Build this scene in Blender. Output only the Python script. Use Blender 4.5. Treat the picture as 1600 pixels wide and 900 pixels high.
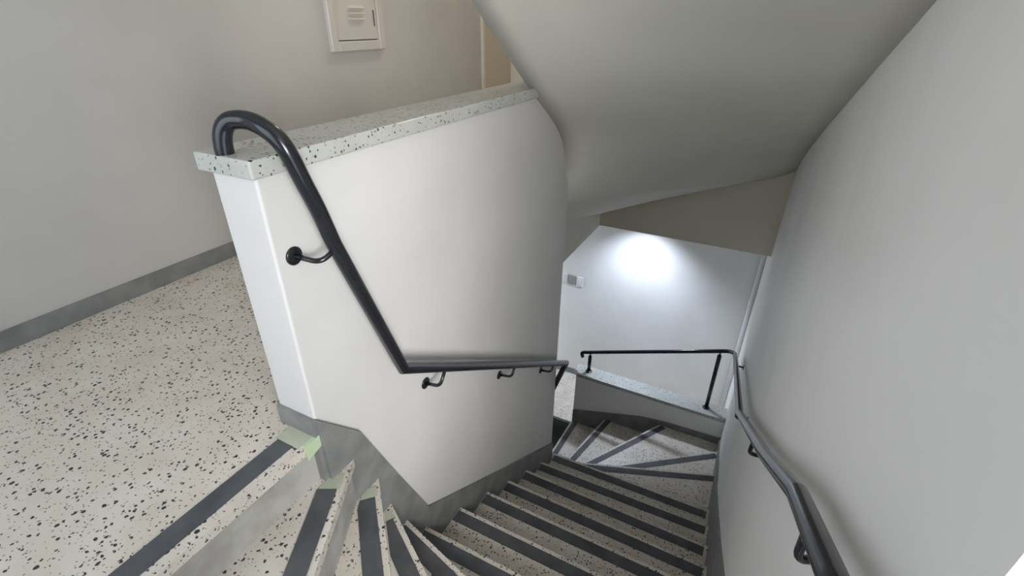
import bpy, bmesh, math
from mathutils import Vector, Matrix
for o in list(bpy.data.objects): bpy.data.objects.remove(o)
S = bpy.context.scene; COL = S.collection

# ------------------------------------------------------------------ camera
FPX, YAW, PITCH, ROLL = 766.63, 0.4721, 0.5029, 0.0086
CAM = Vector((-0.6372, -0.9182, 1.0108))
fw = Vector((math.cos(PITCH)*math.cos(YAW), math.cos(PITCH)*math.sin(YAW), -math.sin(PITCH)))
rt = Vector((math.sin(YAW), -math.cos(YAW), 0)); up = rt.cross(fw)
R = rt*math.cos(ROLL)+up*math.sin(ROLL); U = -rt*math.sin(ROLL)+up*math.cos(ROLL)
cd = bpy.data.cameras.new('camera'); co = bpy.data.objects.new('camera', cd); COL.objects.link(co)
cd.sensor_width = 36; cd.lens = 36*FPX/1600; cd.clip_start = 0.02
co.matrix_world = Matrix(((R.x, U.x, -fw.x, CAM.x), (R.y, U.y, -fw.y, CAM.y), (R.z, U.z, -fw.z, CAM.z), (0, 0, 0, 1)))
S.camera = co
# ------------------------------------------------------------------ world, lights, exposure
S.view_settings.view_transform = 'Standard'; S.view_settings.look = 'None'
S.view_settings.gamma = 1; S.view_settings.use_curve_mapping = False
S.view_settings.exposure = 0.50
w = bpy.data.worlds.new('daylight'); S.world = w; w.use_nodes = True
w.node_tree.nodes['Background'].inputs[0].default_value = (0.8, 0.9, 1, 1)
w.node_tree.nodes['Background'].inputs[1].default_value = 2.0
def area(name, loc, direction, sx, sy, power, color):
    l = bpy.data.lights.new(name, 'AREA'); l.shape = 'RECTANGLE'; l.size = sx; l.size_y = sy
    l.energy = power; l.color = color
    o = bpy.data.objects.new(name, l); COL.objects.link(o); o.location = loc
    o.rotation_euler = Vector(direction).to_track_quat('-Z', 'Z').to_euler(); return o
area('daylight_side_window', (-1.95, -2.42, 1.15), (2.45, 2.5, -0.75), 1.1, 1.4, 122, (1.0, 0.985, 0.965))
area('landing_fill_light', (-1.70, 0.55, 1.30), (1, 0.1, -0.9), 1.2, 1.2, 3.3, (0.78, 0.85, 1))  # unseen fill light added for the landing floor and right wall

# ------------------------------------------------------------------ materials
def mat(name, col, rough=0.6, spec=0.5, metal=0.0):
    m = bpy.data.materials.new(name); m.use_nodes = True
    b = m.node_tree.nodes['Principled BSDF']
    b.inputs['Base Color'].default_value = (*col, 1); b.inputs['Roughness'].default_value = rough
    b.inputs['Specular IOR Level'].default_value = spec; b.inputs['Metallic'].default_value = metal
    return m
def nodes(m): return m.node_tree.nodes, m.node_tree.links, m.node_tree.nodes['Principled BSDF']
def mottled(name, c1, c2, scale, rough=0.6, bump=0.0, bscale=60, spec=0.3, detail=4, stain=None):
    m = mat(name, c1, rough, spec); N, L, b = nodes(m)
    t = N.new('ShaderNodeTexCoord'); n = N.new('ShaderNodeTexNoise'); n.inputs['Scale'].default_value = scale
    n.inputs['Detail'].default_value = detail; L.new(t.outputs['Object'], n.inputs['Vector'])
    r = N.new('ShaderNodeValToRGB'); r.color_ramp.elements[0].position = 0.35; r.color_ramp.elements[1].position = 0.65
    r.color_ramp.elements[0].color = (*c1, 1); r.color_ramp.elements[1].color = (*c2, 1)
    L.new(n.outputs['Fac'], r.inputs['Fac']); L.new(r.outputs['Color'], b.inputs['Base Color'])
    if bump:
        n2 = N.new('ShaderNodeTexNoise'); n2.inputs['Scale'].default_value = bscale; n2.inputs['Detail'].default_value = 5
        L.new(t.outputs['Object'], n2.inputs['Vector'])
        bp = N.new('ShaderNodeBump'); bp.inputs['Strength'].default_value = bump; bp.inputs['Distance'].default_value = 0.01
        L.new(n2.outputs['Fac'], bp.inputs['Height']); L.new(bp.outputs['Normal'], b.inputs['Normal'])
    return m
def terrazzo(name, base, base2, rough=0.35, s1=52, s2=95, dens=0.5):
    m = mat(name, base, rough, 0.4); N, L, b = nodes(m)
    t = N.new('ShaderNodeTexCoord')
    nz = N.new('ShaderNodeTexNoise'); nz.inputs['Scale'].default_value = 90; nz.inputs['Detail'].default_value = 2
    L.new(t.outputs['Object'], nz.inputs['Vector'])
    sc = N.new('ShaderNodeVectorMath'); sc.operation = 'MULTIPLY_ADD'
    sc.inputs[1].default_value = (0.010,)*3
    L.new(nz.outputs['Color'], sc.inputs[0]); L.new(t.outputs['Object'], sc.inputs[2])
    masks = []
    for s, keep, rad in ((s1, dens, 0.30), (s2, dens*0.75, 0.26)):
        v = N.new('ShaderNodeTexVoronoi'); v.inputs['Scale'].default_value = s
        L.new(sc.outputs[0], v.inputs['Vector'])
        sep = N.new('ShaderNodeSeparateColor'); L.new(v.outputs['Color'], sep.inputs[0])
        # radius of the chip varies per cell
        rr = N.new('ShaderNodeMath'); rr.operation = 'MULTIPLY'; rr.inputs[1].default_value = rad
        L.new(sep.outputs[1], rr.inputs[0])
        ad = N.new('ShaderNodeMath'); ad.operation = 'ADD'; ad.inputs[1].default_value = rad*0.35; L.new(rr.outputs[0], ad.inputs[0])
        lt = N.new('ShaderNodeMath'); lt.operation = 'LESS_THAN'; L.new(v.outputs['Distance'], lt.inputs[0]); L.new(ad.outputs[0], lt.inputs[1])
        kp = N.new('ShaderNodeMath'); kp.operation = 'LESS_THAN'; kp.inputs[1].default_value = keep; L.new(sep.outputs[0], kp.inputs[0])
        mu = N.new('ShaderNodeMath'); mu.operation = 'MULTIPLY'; L.new(lt.outputs[0], mu.inputs[0]); L.new(kp.outputs[0], mu.inputs[1])
        masks.append((mu, sep))
    n = N.new('ShaderNodeTexNoise'); n.inputs['Scale'].default_value = 7; n.inputs['Detail'].default_value = 5
    L.new(t.outputs['Object'], n.inputs['Vector'])
    r = N.new('ShaderNodeValToRGB'); r.color_ramp.elements[0].position = 0.3; r.color_ramp.elements[1].position = 0.7
    r.color_ramp.elements[0].color = (*base, 1); r.color_ramp.elements[1].color = (*base2, 1)
    L.new(n.outputs['Fac'], r.inputs['Fac'])
    prev = r.outputs['Color']
    for (mu, sep), dark in zip(masks, ((0.035, 0.035, 0.04), (0.11, 0.10, 0.09))):
        ch = N.new('ShaderNodeValToRGB'); ch.color_ramp.elements[0].color = (*dark, 1)
        ch.color_ramp.elements[1].color = (0.20, 0.17, 0.145, 1); ch.color_ramp.elements[0].position = 0.55
        L.new(sep.outputs[2], ch.inputs['Fac'])
        mx = N.new('ShaderNodeMixRGB'); L.new(mu.outputs[0], mx.inputs['Fac'])
        L.new(prev, mx.inputs['Color1']); L.new(ch.outputs['Color'], mx.inputs['Color2']); prev = mx.outputs['Color']
    L.new(prev, b.inputs['Base Color'])
    return m
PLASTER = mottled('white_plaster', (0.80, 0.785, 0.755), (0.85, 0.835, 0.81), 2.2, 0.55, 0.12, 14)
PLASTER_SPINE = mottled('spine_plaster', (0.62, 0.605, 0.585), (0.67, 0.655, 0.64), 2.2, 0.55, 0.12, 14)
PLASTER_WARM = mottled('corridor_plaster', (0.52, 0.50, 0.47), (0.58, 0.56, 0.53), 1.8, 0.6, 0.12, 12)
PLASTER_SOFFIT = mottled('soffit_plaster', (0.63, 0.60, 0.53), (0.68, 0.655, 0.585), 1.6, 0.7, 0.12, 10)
BEAM = mottled('beam_plaster', (0.66, 0.60, 0.48), (0.70, 0.645, 0.53), 1.8, 0.7, 0.12, 10)  # plaster tinted warmer, the shaded beam's warm bounce put into the colour
GREY_BOUNCE_CUT = mottled('grey_blue_bounce_cut', (0.20, 0.22, 0.25), (0.23, 0.25, 0.28), 2.0, 0.6, 0.1, 12)  # dark colour given to the unseen near wall to cut bounce light
CEMENT = mottled('grey_cement', (0.175, 0.18, 0.175), (0.25, 0.25, 0.24), 9, 0.55, 0.15, 80)
CEMENT_DARK = mottled('dark_cement', (0.12, 0.12, 0.12), (0.17, 0.165, 0.16), 9, 0.6, 0.15, 80)
TERR = terrazzo('terrazzo', (0.60, 0.535, 0.455), (0.69, 0.635, 0.565), 0.35, 78, 140, 0.62)
TERR_CAP = terrazzo('terrazzo_coping', (0.41, 0.415, 0.385), (0.49, 0.495, 0.465), 0.3, 84, 150, 0.5)
RISER = mottled('riser_cement', (0.33, 0.315, 0.29), (0.45, 0.435, 0.40), 12, 0.6, 0.1, 70)
STRIP = mottled('slate_strip', (0.07, 0.073, 0.08), (0.105, 0.108, 0.115), 10, 0.5, 0.1, 120)
GREEN = mottled('pale_green_tape', (0.42, 0.44, 0.33), (0.50, 0.52, 0.41), 14, 0.55)
GREEN_BRIGHT = mat('fresh_green_tape', (0.50, 0.62, 0.40), 0.5)
RAIL = mottled('black_enamel', (0.011, 0.012, 0.016), (0.016, 0.017, 0.021), 20, 0.2, 0.02, 40, 0.5)
PANEL = mat('cream_enamel', (0.60, 0.57, 0.52), 0.4)
PANEL_DARK = mat('slot_shadow_gap', (0.10, 0.09, 0.08), 0.7)
DOOR = mat('beige_laminate', (0.62, 0.55, 0.45), 0.5)
JAMB = mat('cream_paint', (0.78, 0.74, 0.64), 0.5)
PLASTIC = mat('white_plastic', (0.8, 0.8, 0.8), 0.35)
PLASTIC_GREY = mat('grey_plastic', (0.36, 0.35, 0.32), 0.4)
SKYLT = mat('white_frame', (0.8, 0.8, 0.8), 0.4)

# ------------------------------------------------------------------ helpers
def tag(o, label=None, cat=None, group=None, kind=None):
    if label: o['label'] = label
    if cat: o['category'] = cat
    if group: o['group'] = group
    if kind: o['kind'] = kind
    return o
def link(name, bm, m, parent=None, smooth=False):
    me = bpy.data.meshes.new(name); bmesh.ops.recalc_face_normals(bm, faces=bm.faces); bm.to_mesh(me); bm.free()
    me.materials.append(m)
    if smooth:
        for p in me.polygons: p.use_smooth = True
    o = bpy.data.objects.new(name, me); COL.objects.link(o)
    if parent: o.parent = parent
    return o
def root(name, label, cat, group=None):
    o = bpy.data.objects.new(name, None); o.empty_display_size = 0.05; COL.objects.link(o)
    return tag(o, label, cat, group)
def box(bm, x0, x1, y0, y1, z0, z1):
    vs = [bm.verts.new(p) for p in ((x0,y0,z0),(x1,y0,z0),(x1,y1,z0),(x0,y1,z0),(x0,y0,z1),(x1,y0,z1),(x1,y1,z1),(x0,y1,z1))]
    for f in ((0,3,2,1),(4,5,6,7),(0,1,5,4),(1,2,6,5),(2,3,7,6),(3,0,4,7)): bm.faces.new([vs[i] for i in f])
def prism(bm, poly, d):        # poly: list of 3D points, extruded by vector d
    d = Vector(d); a = [bm.verts.new(p) for p in poly]; b = [bm.verts.new(Vector(p)+d) for p in poly]
    bm.faces.new(a); bm.faces.new(b[::-1])
    for i in range(len(a)):
        j = (i+1) % len(a); bm.faces.new((a[i], b[i], b[j], a[j]))
def boxobj(name, dims, m, parent=None, bevel=0.0):
    bm = bmesh.new()
    for d in (dims if isinstance(dims[0], (tuple, list)) else [dims]): box(bm, *d)
    if bevel: bmesh.ops.bevel(bm, geom=bm.edges[:], offset=bevel, segments=3, affect='EDGES', profile=0.5)
    return link(name, bm, m, parent)
def prismobj(name, poly, d, m, parent=None, bevel=0.0):
    bm = bmesh.new(); prism(bm, poly, d)
    if bevel: bmesh.ops.bevel(bm, geom=bm.edges[:], offset=bevel, segments=2, affect='EDGES', profile=0.5)
    return link(name, bm, m, parent)
def struct(o): o['kind'] = 'structure'; return o
def fillet(pts, rad, n=6):     # round the corners of a polyline; rad: number or list per interior point
    pts = [Vector(p) for p in pts]; out = [pts[0]]
    for i in range(1, len(pts)-1):
        r = rad[i-1] if isinstance(rad, (list, tuple)) else rad
        a, b, c = pts[i-1], pts[i], pts[i+1]
        la, lc = (a-b).length, (c-b).length; t = min(r, la*0.49, lc*0.49)
        p, q = b+(a-b)/la*t, b+(c-b)/lc*t
        for k in range(n+1):
            s = k/n; out.append(p*(1-s)**2 + b*2*s*(1-s) + q*s*s)
    out.append(pts[-1]); return out
def tube(bm, pts, r, seg=20, cap=True):
    pts = [Vector(p) for p in pts]; rings = []; nrm = None
    for i, p in enumerate(pts):
        if i == 0: d0 = d1 = (pts[1]-p).normalized()
        elif i == len(pts)-1: d0 = d1 = (p-pts[i-1]).normalized()
        else: d0 = (p-pts[i-1]).normalized(); d1 = (pts[i+1]-p).normalized()
        t = (d0+d1).normalized()
        if nrm is None: nrm = t.orthogonal().normalized()
        else: nrm = (nrm - d0*nrm.dot(d0)).normalized()
        bi = d0.cross(nrm).normalized(); ring = []
        for k in range(seg):
            a = 2*math.pi*k/seg; o = (nrm*math.cos(a)+bi*math.sin(a))*r
            # project along d0 onto the mitre plane through p with normal t
            s = -o.dot(t)/d0.dot(t); ring.append(bm.verts.new(p+o+d0*s))
        rings.append(ring)
        nrm = nrm
    for a, b in zip(rings, rings[1:]):
        for k in range(seg): bm.faces.new((a[k], a[(k+1) % seg], b[(k+1) % seg], b[k]))
    if cap: bm.faces.new(rings[0][::-1]); bm.faces.new(rings[-1])
def tubeobj(name, pts, r, m, parent=None, seg=20):
    bm = bmesh.new(); tube(bm, pts, r, seg); return link(name, bm, m, parent, True)
def disc(bm, c, axis, r, th, seg=28):   # bevelled disc from c along axis
    c = Vector(c); ax = Vector(axis).normalized(); n = ax.orthogonal().normalized(); b = ax.cross(n)
    prof = [(r, 0), (r, th*0.6), (r*0.86, th), (0.3*r, th*1.15)]; rings = []
    for rr, h in prof: rings.append([bm.verts.new(c+ax*h+(n*math.cos(2*math.pi*k/seg)+b*math.sin(2*math.pi*k/seg))*rr) for k in range(seg)])
    for a, q in zip(rings, rings[1:]):
        for k in range(seg): bm.faces.new((a[k], a[(k+1) % seg], q[(k+1) % seg], q[k]))
    bm.faces.new(rings[0][::-1]); bm.faces.new(rings[-1])
def clip(poly, a, b, n):       # keep the side of line a-b where n points
    out = []
    f = lambda p: (p[0]-a[0])*n[0]+(p[1]-a[1])*n[1]
    for i in range(len(poly)):
        p, q = poly[i], poly[(i+1) % len(poly)]; fp, fq = f(p), f(q)
        if fp >= 0: out.append(p)
        if (fp >= 0) != (fq >= 0):
            s = fp/(fp-fq); out.append((p[0]+(q[0]-p[0])*s, p[1]+(q[1]-p[1])*s))
    return out

# ------------------------------------------------------------------ dimensions
H = 0.17; W = 1.135; T = 0.134; CL = 1.247; XE = 1.82; XN = -1.50; XLOW = 3.12; XFAR = 4.067
ZL = -17*H; ZTOP = 2.35; ZBOT = -4.3

# ------------------------------------------------------------------ setting: walls, slabs
def wall_right():
    bm = bmesh.new(); y0, y1 = -W-0.15, -W
    wx0, wx1, wz0, wz1 = -1.02, -0.295, -0.08, 1.70
    box(bm, XN-0.15, wx0, y0, y1, ZBOT, ZTOP); box(bm, wx1, XFAR+0.15, y0, y1, ZBOT, ZTOP)
    box(bm, wx0, wx1, y0, y1, ZBOT, wz0); box(bm, wx0, wx1, y0, y1, wz1, ZTOP)
    struct(link('wall_right', bm, PLASTER))
    f = boxobj('window_1', [(wx0, wx0+0.035, y0+0.02, y0+0.06, wz0, wz1), (wx1-0.035, wx1, y0+0.02, y0+0.06, wz0, wz1),
                            (wx0+0.035, wx1-0.035, y0+0.02, y0+0.06, wz0, wz0+0.035), (wx0+0.035, wx1-0.035, y0+0.02, y0+0.06, wz1-0.035, wz1)], SKYLT)
    struct(f)
wall_right()
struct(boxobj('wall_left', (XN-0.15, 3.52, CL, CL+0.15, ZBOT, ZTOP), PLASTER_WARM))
def wall_near():
    bm = bmesh.new(); x0, x1 = XN-0.15, XN; a, b, c, d = -0.45, 1.05, 0.35, 1.85
    box(bm, x0, x1, -W, a, ZBOT, ZTOP); box(bm, x0, x1, b, CL, ZBOT, ZTOP)
    box(bm, x0, x1, a, b, ZBOT, c); box(bm, x0, x1, a, b, d, ZTOP)
    struct(link('wall_near', bm, GREY_BOUNCE_CUT))
    struct(boxobj('window_added', [(x0+.03, x0+.07, a, a+.04, c, d), (x0+.03, x0+.07, b-.04, b, c, d), (x0+.03, x0+.07, a+.04, b-.04, c, c+.04), (x0+.03, x0+.07, a+.04, b-.04, d-.04, d)], SKYLT))  # unseen window added to go with the landing fill light
wall_near()
struct(boxobj('wall_far', (XFAR, XFAR+0.15, -W, CL+0.6, ZBOT, ZTOP), PLASTER))
struct(boxobj('wall_corridor_end', (3.62, XFAR, 0.29, CL+0.3, 0.0, ZTOP), JAMB))
struct(boxobj('ceiling', (XN-0.15, XFAR+0.15, -W-0.15, CL+0.6, ZTOP, ZTOP+0.12), PLASTER))
# upper floor: landing plus corridor slab, thick edge beams around the stair opening
bm = bmesh.new(); box(bm, XN, -0.0, 0.045, CL, -0.16, 0.0); box(bm, 0.0, XE, T, CL, -0.16, 0.0); box(bm, XE, 3.62, 0.29, CL, -0.16, 0.0)
struct(link('floor_landing', bm, TERR))
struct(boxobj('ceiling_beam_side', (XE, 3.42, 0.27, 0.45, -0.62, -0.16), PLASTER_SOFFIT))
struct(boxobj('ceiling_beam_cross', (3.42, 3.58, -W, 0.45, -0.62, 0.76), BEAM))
struct(boxobj('ceiling_lower', [(3.58, XFAR, -W, CL+0.6, -0.55, -0.40), (XE, 3.58, 0.45, CL+.6, -0.55, -0.40)], PLASTER))
# lower landing
struct(boxobj('floor_lower', (3.26, XFAR, -W, CL+0.6, ZL-0.5, ZL), TERR))
struct(boxobj('trim_lower_landing_edge', (3.245, 3.26, 0.28, CL, ZL-0.5, ZL-0.012), CEMENT_DARK))
struct(boxobj('floor_basement', (XN, 3.26, -W, CL, ZBOT, ZBOT+0.1), CEMENT))
# spine wall: parapet below, flight-bearing wall above
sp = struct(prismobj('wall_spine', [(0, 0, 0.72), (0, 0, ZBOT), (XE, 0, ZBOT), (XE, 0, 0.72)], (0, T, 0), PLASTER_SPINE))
bv = [e for e in (sp.data.edges) if all(abs(sp.data.vertices[i].co.x) < 1e-4 and abs(sp.data.vertices[i].co.y) < 1e-4 for i in e.vertices)]
bm = bmesh.new(); bm.from_mesh(sp.data); bm.edges.ensure_lookup_table()
bmesh.ops.bevel(bm, geom=[bm.edges[e.index] for e in bv], offset=0.007, segments=4, affect='EDGES', profile=0.5); bm.to_mesh(sp.data); bm.free()
cap = prismobj('coping', [(-.022, -.024, .722), (1.82, -.024, .722), (1.82, .150, .722), (-.022, .150, .722)], (0, 0, 0.040), TERR_CAP, sp, 0.004)
bm = bmesh.new()
fr = [bm.verts.new(p) for p in ((0, .002, 1.66), (1.375, .002, .738), (1.56, .002, .735), (XE, .002, .735), (XE, .002, ZTOP), (0, .002, ZTOP))]
bk = [bm.verts.new(p) for p in ((0, T, 1.83), (1.375, T, .915), (1.60, T, .764), (XE, T, .764), (XE, T, ZTOP), (0, T, ZTOP))]
bm.faces.new(fr); bm.faces.new(bk[::-1])
for i in range(6): bm.faces.new((fr[i], bk[i], bk[(i+1) % 6], fr[(i+1) % 6]))
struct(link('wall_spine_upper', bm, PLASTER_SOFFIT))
# low wall beside the far winders
lw = struct(boxobj('wall_low', (XLOW, 3.26, -W, 0.27, ZL, -2.12), PLASTER))
prismobj('coping', [(XLOW-.015, -W, -2.12), (XLOW-.015, .255, -2.12), (XLOW+.03, .30, -2.12), (3.275, .30, -2.12), (3.275, -W, -2.12)], (0, 0, 0.035), TERR_CAP, lw, 0.003)

# ------------------------------------------------------------------ soffit of the flight above (ruled, twisted)
PAIRS = [((XN, 0.0, 2.34), (XN, -W, 2.34)), ((-0.7, 0, 2.15), (-0.7, -W, 2.0)), ((-.35, 0, 1.90), (-.35, -W, 1.65)),
         ((0, 0, 1.637), (0, -W, 1.36)), ((0.3, 0, 1.435), (0.3, -W, 1.18)), ((0.66, 0, 1.194), (0.66, -W, 1.046)),
         ((0.95, 0, 0.999), (1.0, -W, 0.937)), ((1.26, 0, 0.785), (1.35, -W, 0.822)), ((1.62, 0, 0.552), (1.95, -W, 0.625)),
         ((1.74, 0.0, 0.40), (2.40, -W, 0.47)), ((1.79, 0.02, 0.24), (2.95, -W, 0.27)), ((1.80, 0.08, 0.12), (3.42, -W, 0.06)),
         ((1.80, 0.14, 0.05), (3.42, -0.70, -0.12)), ((1.80, 0.20, -0.02), (3.42, -0.20, -0.31)), ((1.80, 0.285, -0.10), (3.42, 0.285, -0.515))]
def soffit():
    def spl(P, t):
        i = min(int(t), len(P)-2); s = t-i
        p0 = P[max(i-1, 0)]; p1 = P[i]; p2 = P[i+1]; p3 = P[min(i+2, len(P)-1)]
        return 0.5*((2*p1)+(p2-p0)*s+(2*p0-5*p1+4*p2-p3)*s*s+(3*p1-p0-3*p2+p3)*s**3)
    I = [Vector(a) for a, b in PAIRS]; O = [Vector(b) for a, b in PAIRS]
    bm = bmesh.new(); lo, hi = [], []; NS, NT = 5*(len(PAIRS)-1), 12
    for i in range(NS+1):
        t = i*(len(PAIRS)-1)/NS
        a = spl(I, min(t, len(I)-1.0001)); b = spl(O, min(t, len(I)-1.0001))
        a.x = min(a.x, 1.8) if t > 8 else a.x; b.x = min(b.x, 3.42)
        lo.append([bm.verts.new(a.lerp(b, j/NT)) for j in range(NT+1)])
        hi.append([bm.verts.new(a.lerp(b, j/NT)+Vector((0, 0, 0.14))) for j in range(NT+1)])
    for i in range(NS):
        for j in range(NT):
            bm.faces.new((lo[i][j], lo[i][j+1], lo[i+1][j+1], lo[i+1][j])); bm.faces.new((hi[i][j], hi[i+1][j], hi[i+1][j+1], hi[i][j+1]))
        for j in (0, NT): bm.faces.new((lo[i][j], lo[i+1][j], hi[i+1][j], hi[i][j]))
    for j in range(NT):
        for i in (0, NS): bm.faces.new((lo[i][j], lo[i][j+1], hi[i][j+1], hi[i][j]))
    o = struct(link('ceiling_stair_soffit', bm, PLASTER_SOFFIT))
    for p in o.data.polygons: p.use_smooth = abs(p.normal.z) > 0.15
soffit()

# ------------------------------------------------------------------ skirtings
tk = 0.012
def skirt_y(name, pts, y, d, zb):   # skirting on a wall parallel to X, pts = top line (x, z)
    poly = [(x, y, z) for x, z in pts]+[(x, y, z+zb) for x, z in reversed(pts)]
    return struct(prismobj(name, poly, (0, d, 0), CEMENT))
struct(boxobj('baseboard_left', (XN, 3.0, CL-tk, CL, 0, 0.070), CEMENT, None, 0.002))
skirt_y('baseboard_spine', [(0.0, 0.060), (0.13, -0.094), (0.264, -0.428), (0.403, -0.760), (0.65, -0.929), (1.024, -1.183), (1.66, -1.605), (XE, -1.715)], 0, -tk, -0.42)
struct(boxobj('baseboard_spine_end', (-tk, 0, 0, T, -0.19, 0.060), CEMENT))
struct(boxobj('baseboard_spine_corridor', (0, XE, T, T+tk, 0, 0.060), CEMENT))
skirt_y('baseboard_right', [(-1.3, -0.10), (-.9, -.16), (-0.2, -0.36), (0.30, -0.52), (0.674, -0.773), (1.015, -1.039), (1.682, -1.523), (2.0, -1.74), (2.40, -1.93), (2.8, -2.15), (3.12, -2.31)], -W, tk, -0.5)
poly = [(XLOW, y, z) for y, z in [(0.27, -2.565), (-0.114, -2.45), (-0.407, -2.363), (-0.633, -2.33), (-W, -2.31)]]
poly += [(XLOW, -W, -2.6), (XLOW, .27, -2.9)]
struct(prismobj('baseboard_low_wall', poly, (-tk, 0, 0), CEMENT))
struct(boxobj('baseboard_far', (XFAR-tk, XFAR, -W, CL+0.6, ZL, ZL+0.075), CEMENT))

# ------------------------------------------------------------------ staircase
stair = root('staircase', 'terrazzo staircase winding around the white spine wall, dark anti-slip strip on every step', 'staircase')
NOS = {0: ((0.0, 0.0), (-1.5, 0.0)), 1: ((0.109, 0), (-1.5, -0.86)), 2: ((0.18, 0), (-0.91, -W)), 3: ((0.212, 0), (-0.44, -W)),
       4: ((0.273, 0), (-0.02, -W)), 5: ((0.373, 0), (0.373, -W)), 6: ((0.622, 0), (0.620, -W)), 7: ((0.874, 0), (0.871, -W)),
       8: ((1.116, 0), (1.112, -W)), 9: ((1.366, 0), (1.362, -W)), 10: ((1.612, 0), (1.638, -W)), 11: ((1.872, 0), (1.898, -W)),
       12: ((1.968, -0.01), (2.402, -W)), 13: ((1.945, 0.06), (2.845, -W)), 14: ((1.90, 0.19), (XLOW, -0.60)),
       15: ((1.88, 0.15), (XLOW, -0.068)), 16: ((1.82, 0.325), (XLOW, 0.275))}
NOS[14] = ((1.91, 0.16), (XLOW, -0.605)); NOS[15] = ((1.88, 0.20), (XLOW, -0.07))
CORN = {2: (-1.5, -W), 14: (XLOW, -W)}
LIP = 0.030
def uphill(k):
    a, b = Vector(NOS[k][0]), Vector(NOS[k][1]); d = (b-a).normalized(); n = Vector((-d.y, d.x))
    pa, pb = (Vector(NOS[k-1][1]) if k else Vector((-1.5, .5))), b
    if (pa-pb).dot(n) < 0: n = -n
    return a, b, d, n
for k in range(0, 17):
    a, b, d, n = uphill(k); z = -k*H
    if k > 0:
        a0, b0, d0, n0 = uphill(k-1); tuck = 0.035
        p = [tuple(a0+n0*tuck), tuple(b0+n0*tuck)] if k < 12 else [NOS[k-1][0], NOS[k-1][1]]
        ref = [NOS[k-1][0], NOS[k-1][1]]+([CORN[k]] if k in CORN else [])+[NOS[k][1], NOS[k][0]]
        if k in CORN: p.append(CORN[k])
        p += [NOS[k][1], NOS[k][0]]
        q = []
        for v in p:
            if not q or (Vector(v)-Vector(q[-1])).length > 1e-4: q.append(v)
        tread = prismobj('tread', [(x, y, z) for x, y in q], (0, 0, -LIP), TERR, stair)
        area2d = ref
    else:
        tread = prismobj('landing_nosing', [(0, 0, 0.0006), (-1.5, 0, 0.0006), (-1.5, 0.03, 0.0006), (0, 0.03, .0006)], (0, 0, -LIP), TERR, stair)
        tread.location.y = 0
        area2d = [(0.0, 0.0), (-1.5, 0.0), (-1.5, 0.5), (0.0, 0.5)]
    # dark strip set back from the nosing
    off = 0.030 if k == 0 else 0.018; wd = 0.056 if k < 12 else 0.05
    Lk = (b-a).length
    s0 = {0: 0.062, 1: 0.135, 2: 0.090, 3: 0.075, 4: 0.03}.get(k, 0.015)
    s1 = Lk-(0.03 if 5 <= k <= 11 else 0.0)
    if k == 13: s1 = Lk-0.05
    def strip_poly(s0, s1, o0, o1):
        return [tuple(a+d*s0+n*o0), tuple(a+d*s1+n*o0), tuple(a+d*s1+n*o1), tuple(a+d*s0+n*o1)]
    def clipped(poly):
        c = Vector((sum(p[0] for p in area2d)/len(area2d), sum(p[1] for p in area2d)/len(area2d)))
        for i in range(len(area2d)):
            p, q = Vector(area2d[i]), Vector(area2d[(i+1) % len(area2d)]); e = q-p; m = Vector((-e.y, e.x))
            if m.length < 1e-6: continue
            if (c-p).dot(m) < 0: m = -m
            # risers stand a little inside the line of the step above
            pp = p+m.normalized()*0.0
            poly = clip(poly, pp, pp+e, m)
            if len(poly) < 3: return None
        return poly
    sp_ = clipped(strip_poly(s0, s1, off, off+wd))
    if sp_: prismobj('anti_slip_strip', [(x, y, z+0.0008) for x, y in sp_], (0, 0, 0.002), STRIP, tread)['label'] = 'dark slate anti-slip strip'
    if k in (0, 1, 2, 3):
        g0, g1 = {0: (0.0, 0.062), 1: (0.083, 0.135), 2: (0.050, 0.090), 3: (0.038, 0.075)}[k]
        gp = clipped(strip_poly(g0, g1, 0.010, off+wd+0.01))
        if gp: prismobj('tape_patch', [(x, y, z+0.0008) for x, y in gp], (0, 0, 0.0016), GREEN, tread)['label'] = 'pale green tape patch at the inner end of the step'
        if k == 0:
            q = [a+d*0.0+n*-0.0015, a+d*0.050+n*-0.0015]
            prismobj('tape_patch', [(q[0].x, q[0].y, z+.002), (q[1].x, q[1].y, z+.002), (q[1].x, q[1].y, z-.05), (q[0].x, q[0].y, z-.036)], (0, 0.012, 0), GREEN_BRIGHT, tread)['label'] = 'bright green tape folded over the landing edge'
    # riser below the nosing
    sb = 0.024 if k == 0 else 0.010; aa, bb = a+n*sb, b+n*sb
    if k < 16:
        prismobj('riser', [(aa.x, aa.y, z-LIP), (bb.x, bb.y, z-LIP), (bb.x, bb.y, z-H), (aa.x, aa.y, z-H)], tuple(n*0.03)+(0,), RISER, stair)
    else:
        prismobj('riser', [(aa.x, aa.y, z-LIP), (bb.x, bb.y, z-LIP), (bb.x, bb.y, z-0.9), (aa.x, aa.y, z-0.9)], tuple(n*0.03)+(0,), CEMENT_DARK, stair)

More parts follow.
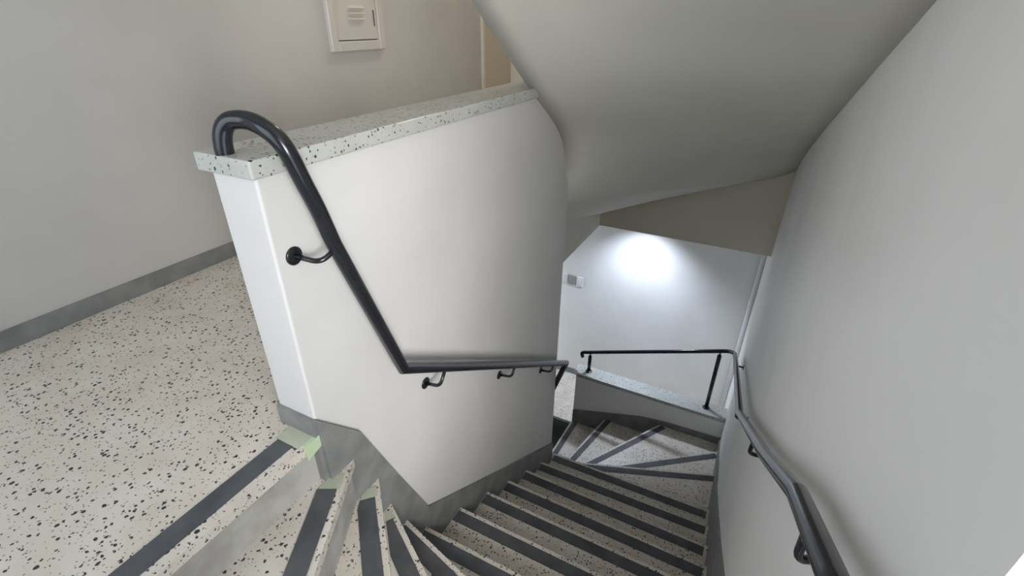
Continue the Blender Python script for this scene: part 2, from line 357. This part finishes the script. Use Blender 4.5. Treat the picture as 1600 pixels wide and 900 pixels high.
# ------------------------------------------------------------------ handrails
RR = 0.0185
def bracket(parent, base, axis, railpt, elbow, rr=0.0065, rd=0.0225):
    bm = bmesh.new(); ax = Vector(axis); disc(bm, base, ax, rd, 0.005)
    b = Vector(base); pts = fillet([b+ax*0.003, elbow, railpt], 0.022, 8)
    tube(bm, pts, rr, 12)
    o = link('bracket', bm, RAIL, parent, True); return o
hr = root('handrail', 'black tubular handrail on the spine wall, hooked over the speckled parapet end', 'handrail')
main = [(-.008, .062, .757), (-.008, .062, .845), (0.005, -.070, .858), (0.106, -.070, .549), (0.288, -.070, .059), (1.808, -.070, -.952), (1.845, .030, -1.25), (1.87, .10, -1.7)]
path = fillet(main, [0.075, 0.10, 0.0005, 0.0005, 0.0005, 0.02], 10)
HP = [(-.002, .072, .752), (-.002, .071, .776), (.000, .068, .798), (.006, .061, .817), (.015, .045, .828), (.025, .010, .828), (.028, -.030, .816),
      (.034, -.055, .795), (.042, -.067, .763), (.058, -.070, .709), (.082, -.070, .640), (.108, -.070, .549), (.288, -.070, .059)]
def catmull(P, n=5):
    P = [Vector(p) for p in P]; out = []
    for i in range(len(P)-1):
        p0 = P[max(i-1, 0)]; p1 = P[i]; p2 = P[i+1]; p3 = P[min(i+2, len(P)-1)]
        for k in range(n):
            s = k/n; out.append(0.5*((2*p1)+(p2-p0)*s+(2*p0-5*p1+4*p2-p3)*s*s+(3*p1-p0-3*p2+p3)*s**3))
    out.append(P[-1]); return out
hook = catmull(HP[:12])
tubeobj('rail', hook+[Vector(HP[12]), Vector((1.808, -.070, -.952)), Vector((1.845, .030, -1.25)), Vector((1.87, .10, -1.7))], RR, RAIL, hr, 28)
for base, elb, rp in (((0.049, 0.525), (0.070, -.060, 0.512), (0.112, -.070, 0.533)), ((0.470, -0.161), (0.470, -.066, -0.150), (0.505, -.070, -0.092)),
                      ((1.031, -0.522), (1.034, -.068, -0.512), (1.062, -.070, -0.462)), ((1.552, -0.857), (1.550, -.068, -0.847), (1.585, -.070, -0.805))):
    bracket(hr, (base[0], 0, base[1]), (0, -1, 0), rp, elb)
gr = root('handrail', 'black tubular handrail along the right wall turning onto two posts on the far low wall', 'handrail')
XR = 3.2
pts = [(XR, .245, -1.935), (XR, .262, -1.885), (XR, -1.02, -1.432), (XR-.06, -1.065, -1.405), (1.385, -1.080, -.593), (.45, -1.088, .045), (.060, -1.090, .333), (-.184, -1.090, .469), (-.50, -1.090, .65)]
tubeobj('rail', fillet(pts, [0.03, 0.04, 0.03, 0.001, 0.01, 0.0005, 0.01], 8), 0.0172, RAIL, gr, 24)
def zr(y): return -1.885+(0.262-y)/(0.262+1.02)*(1.885-1.432)
for py in (0.170, -0.955):
    bm = bmesh.new(); zt = zr(py)
    disc(bm, (XR, py, -2.085), (0, 0, 1), 0.032, 0.008)
    tube(bm, [(XR, py, -2.085), (XR, py, zt-0.045)], 0.0175, 18)
    tube(bm, [(XR, py, zt-0.05), (XR, py, zt)], 0.007, 12)
    link('post', bm, RAIL, gr, True)
for base, elb, rp in (((2.847, -1.32), (2.847, -1.068, -1.32), (2.847, -1.067, -1.27)), ((1.50, -0.72), (1.50, -1.079, -0.72), (1.50, -1.079, -0.645)),
                      ((0.72, -0.205), (0.71, -1.086, -0.205), (0.69, -1.086, -0.12)), ((-0.035, 0.325), (-0.06, -1.09, 0.322), (-0.05, -1.09, 0.39))):
    bracket(gr, (base[0], -W, base[1]), (0, 1, 0), rp, elb)

# ------------------------------------------------------------------ electrical panel on the corridor wall
ep = root('electrical_panel', 'cream metal service panel with three louvre slots high on the corridor wall', 'panel')
x0, x1, z0, z1 = 1.467, 1.890, 0.845, 1.42; y = CL
boxobj('frame', [(x0, x0+.05, y-.030, y, z0, z1), (x1-.05, x1, y-.030, y, z0, z1), (x0+.05, x1-.05, y-.030, y, z0, z0+.05), (x0+.05, x1-.05, y-.030, y, z1-.05, z1)], PANEL, ep, 0.006)
dr = boxobj('door', (x0+.052, x1-.052, y-.020, y, z0+.055, z1-.054), PANEL, ep, 0.002)
boxobj('door_gap', (x0+.05, x1-.05, y-.008, y, z0+.05, z0+.064), PANEL_DARK, ep)
for i in range(3):
    zz = z0+.150+i*.027
    prismobj('louvre', [(x0+.155, y-.020, zz), (x0+.155, y-.036, zz+.002), (x0+.155, y-.020, zz+.016)], (0.112, 0, 0), PANEL, dr)
boxobj('latch', (x1-.078, x1-.072, y-.024, y-.018, z0+.12, z0+.20), PANEL_DARK, dr)

# corridor door at the far end
d1 = struct(boxobj('door_1', (3.06, 3.52, CL-0.012, CL, 0.0, 2.05), DOOR))
boxobj('door_frame', [(3.035, 3.06, CL-.02, CL, 0, 2.09), (3.06, 3.52, CL-.02, CL, 2.05, 2.09)], JAMB, d1)
struct(boxobj('wall_corridor_return', (3.52, 3.62, 0.9, CL+0.3, 0, ZTOP), JAMB))

# switches on the far wall
for yc, zc, lab, mm, wd in ((0.815, -1.580, 'plain white cover plate on the far wall, leftmost of the three', PLASTIC, .085),
                        (0.720, -1.588, 'grey switch plate between two white plates on the far wall', PLASTIC_GREY, .085),
                        (0.622, -1.592, 'white light switch on the far wall, rightmost of the three plates', PLASTIC, .075)):
    s = root('light_switch', lab, 'switch', 'plates on the far wall')
    boxobj('plate', (XFAR-.012, XFAR, yc-wd/2, yc+wd/2, zc-.058, zc+.058), mm, s, 0.004)
    boxobj('rocker', (XFAR-.017, XFAR-.012, yc-.02, yc+.02, zc-.032, zc+.032), mm, s, 0.002)

# white pipe added to give the bright streak in the far right corner
tag(tubeobj('streak_pipe', [(XFAR-.05, -W+.022, ZL+.0), (XFAR-.05, -W+.022, -.55)], 0.022, PLASTIC, None, 16), 'added white vertical pipe for the bright streak where far wall meets right wall', 'pipe')

# lower landing ceiling lamp
def ceiling_lamp(x, y):
    r = root('ceiling_light', 'round white ceiling lamp over the lower landing, behind the beam', 'lamp')
    bm = bmesh.new(); disc(bm, (x, y, -.552), (0, 0, -1), 0.07, 0.02); link('housing', bm, PLASTIC, r)
    l = bpy.data.lights.new('lamp_glow', 'SPOT'); l.energy = 74; l.spot_size = math.radians(118); l.spot_blend = 1.0; l.shadow_soft_size = 0.05; l.color = (0.72, 0.82, 1)
    o = bpy.data.objects.new('lamp_glow', l); COL.objects.link(o); o.parent = r; o.location = (x, y, -.60)
    o.rotation_euler = (0, 0, 0)
ceiling_lamp(3.70, -0.06)

# unseen ceiling lamp added to brighten the corridor wall
def corridor_fill_lamp(x, y):
    r = root('ceiling_light', 'added warm fill lamp, unseen, over the upper corridor behind the parapet', 'lamp')
    bm = bmesh.new(); disc(bm, (x, y, ZTOP), (0, 0, -1), 0.09, 0.03); link('housing', bm, PLASTIC, r)
    l = bpy.data.lights.new('lamp_glow', 'POINT'); l.energy = 12; l.shadow_soft_size = 0.09; l.color = (1, 0.94, 0.84)
    o = bpy.data.objects.new('lamp_glow', l); COL.objects.link(o); o.parent = r; o.location = (x, y, ZTOP-0.16)
corridor_fill_lamp(2.35, 0.62)
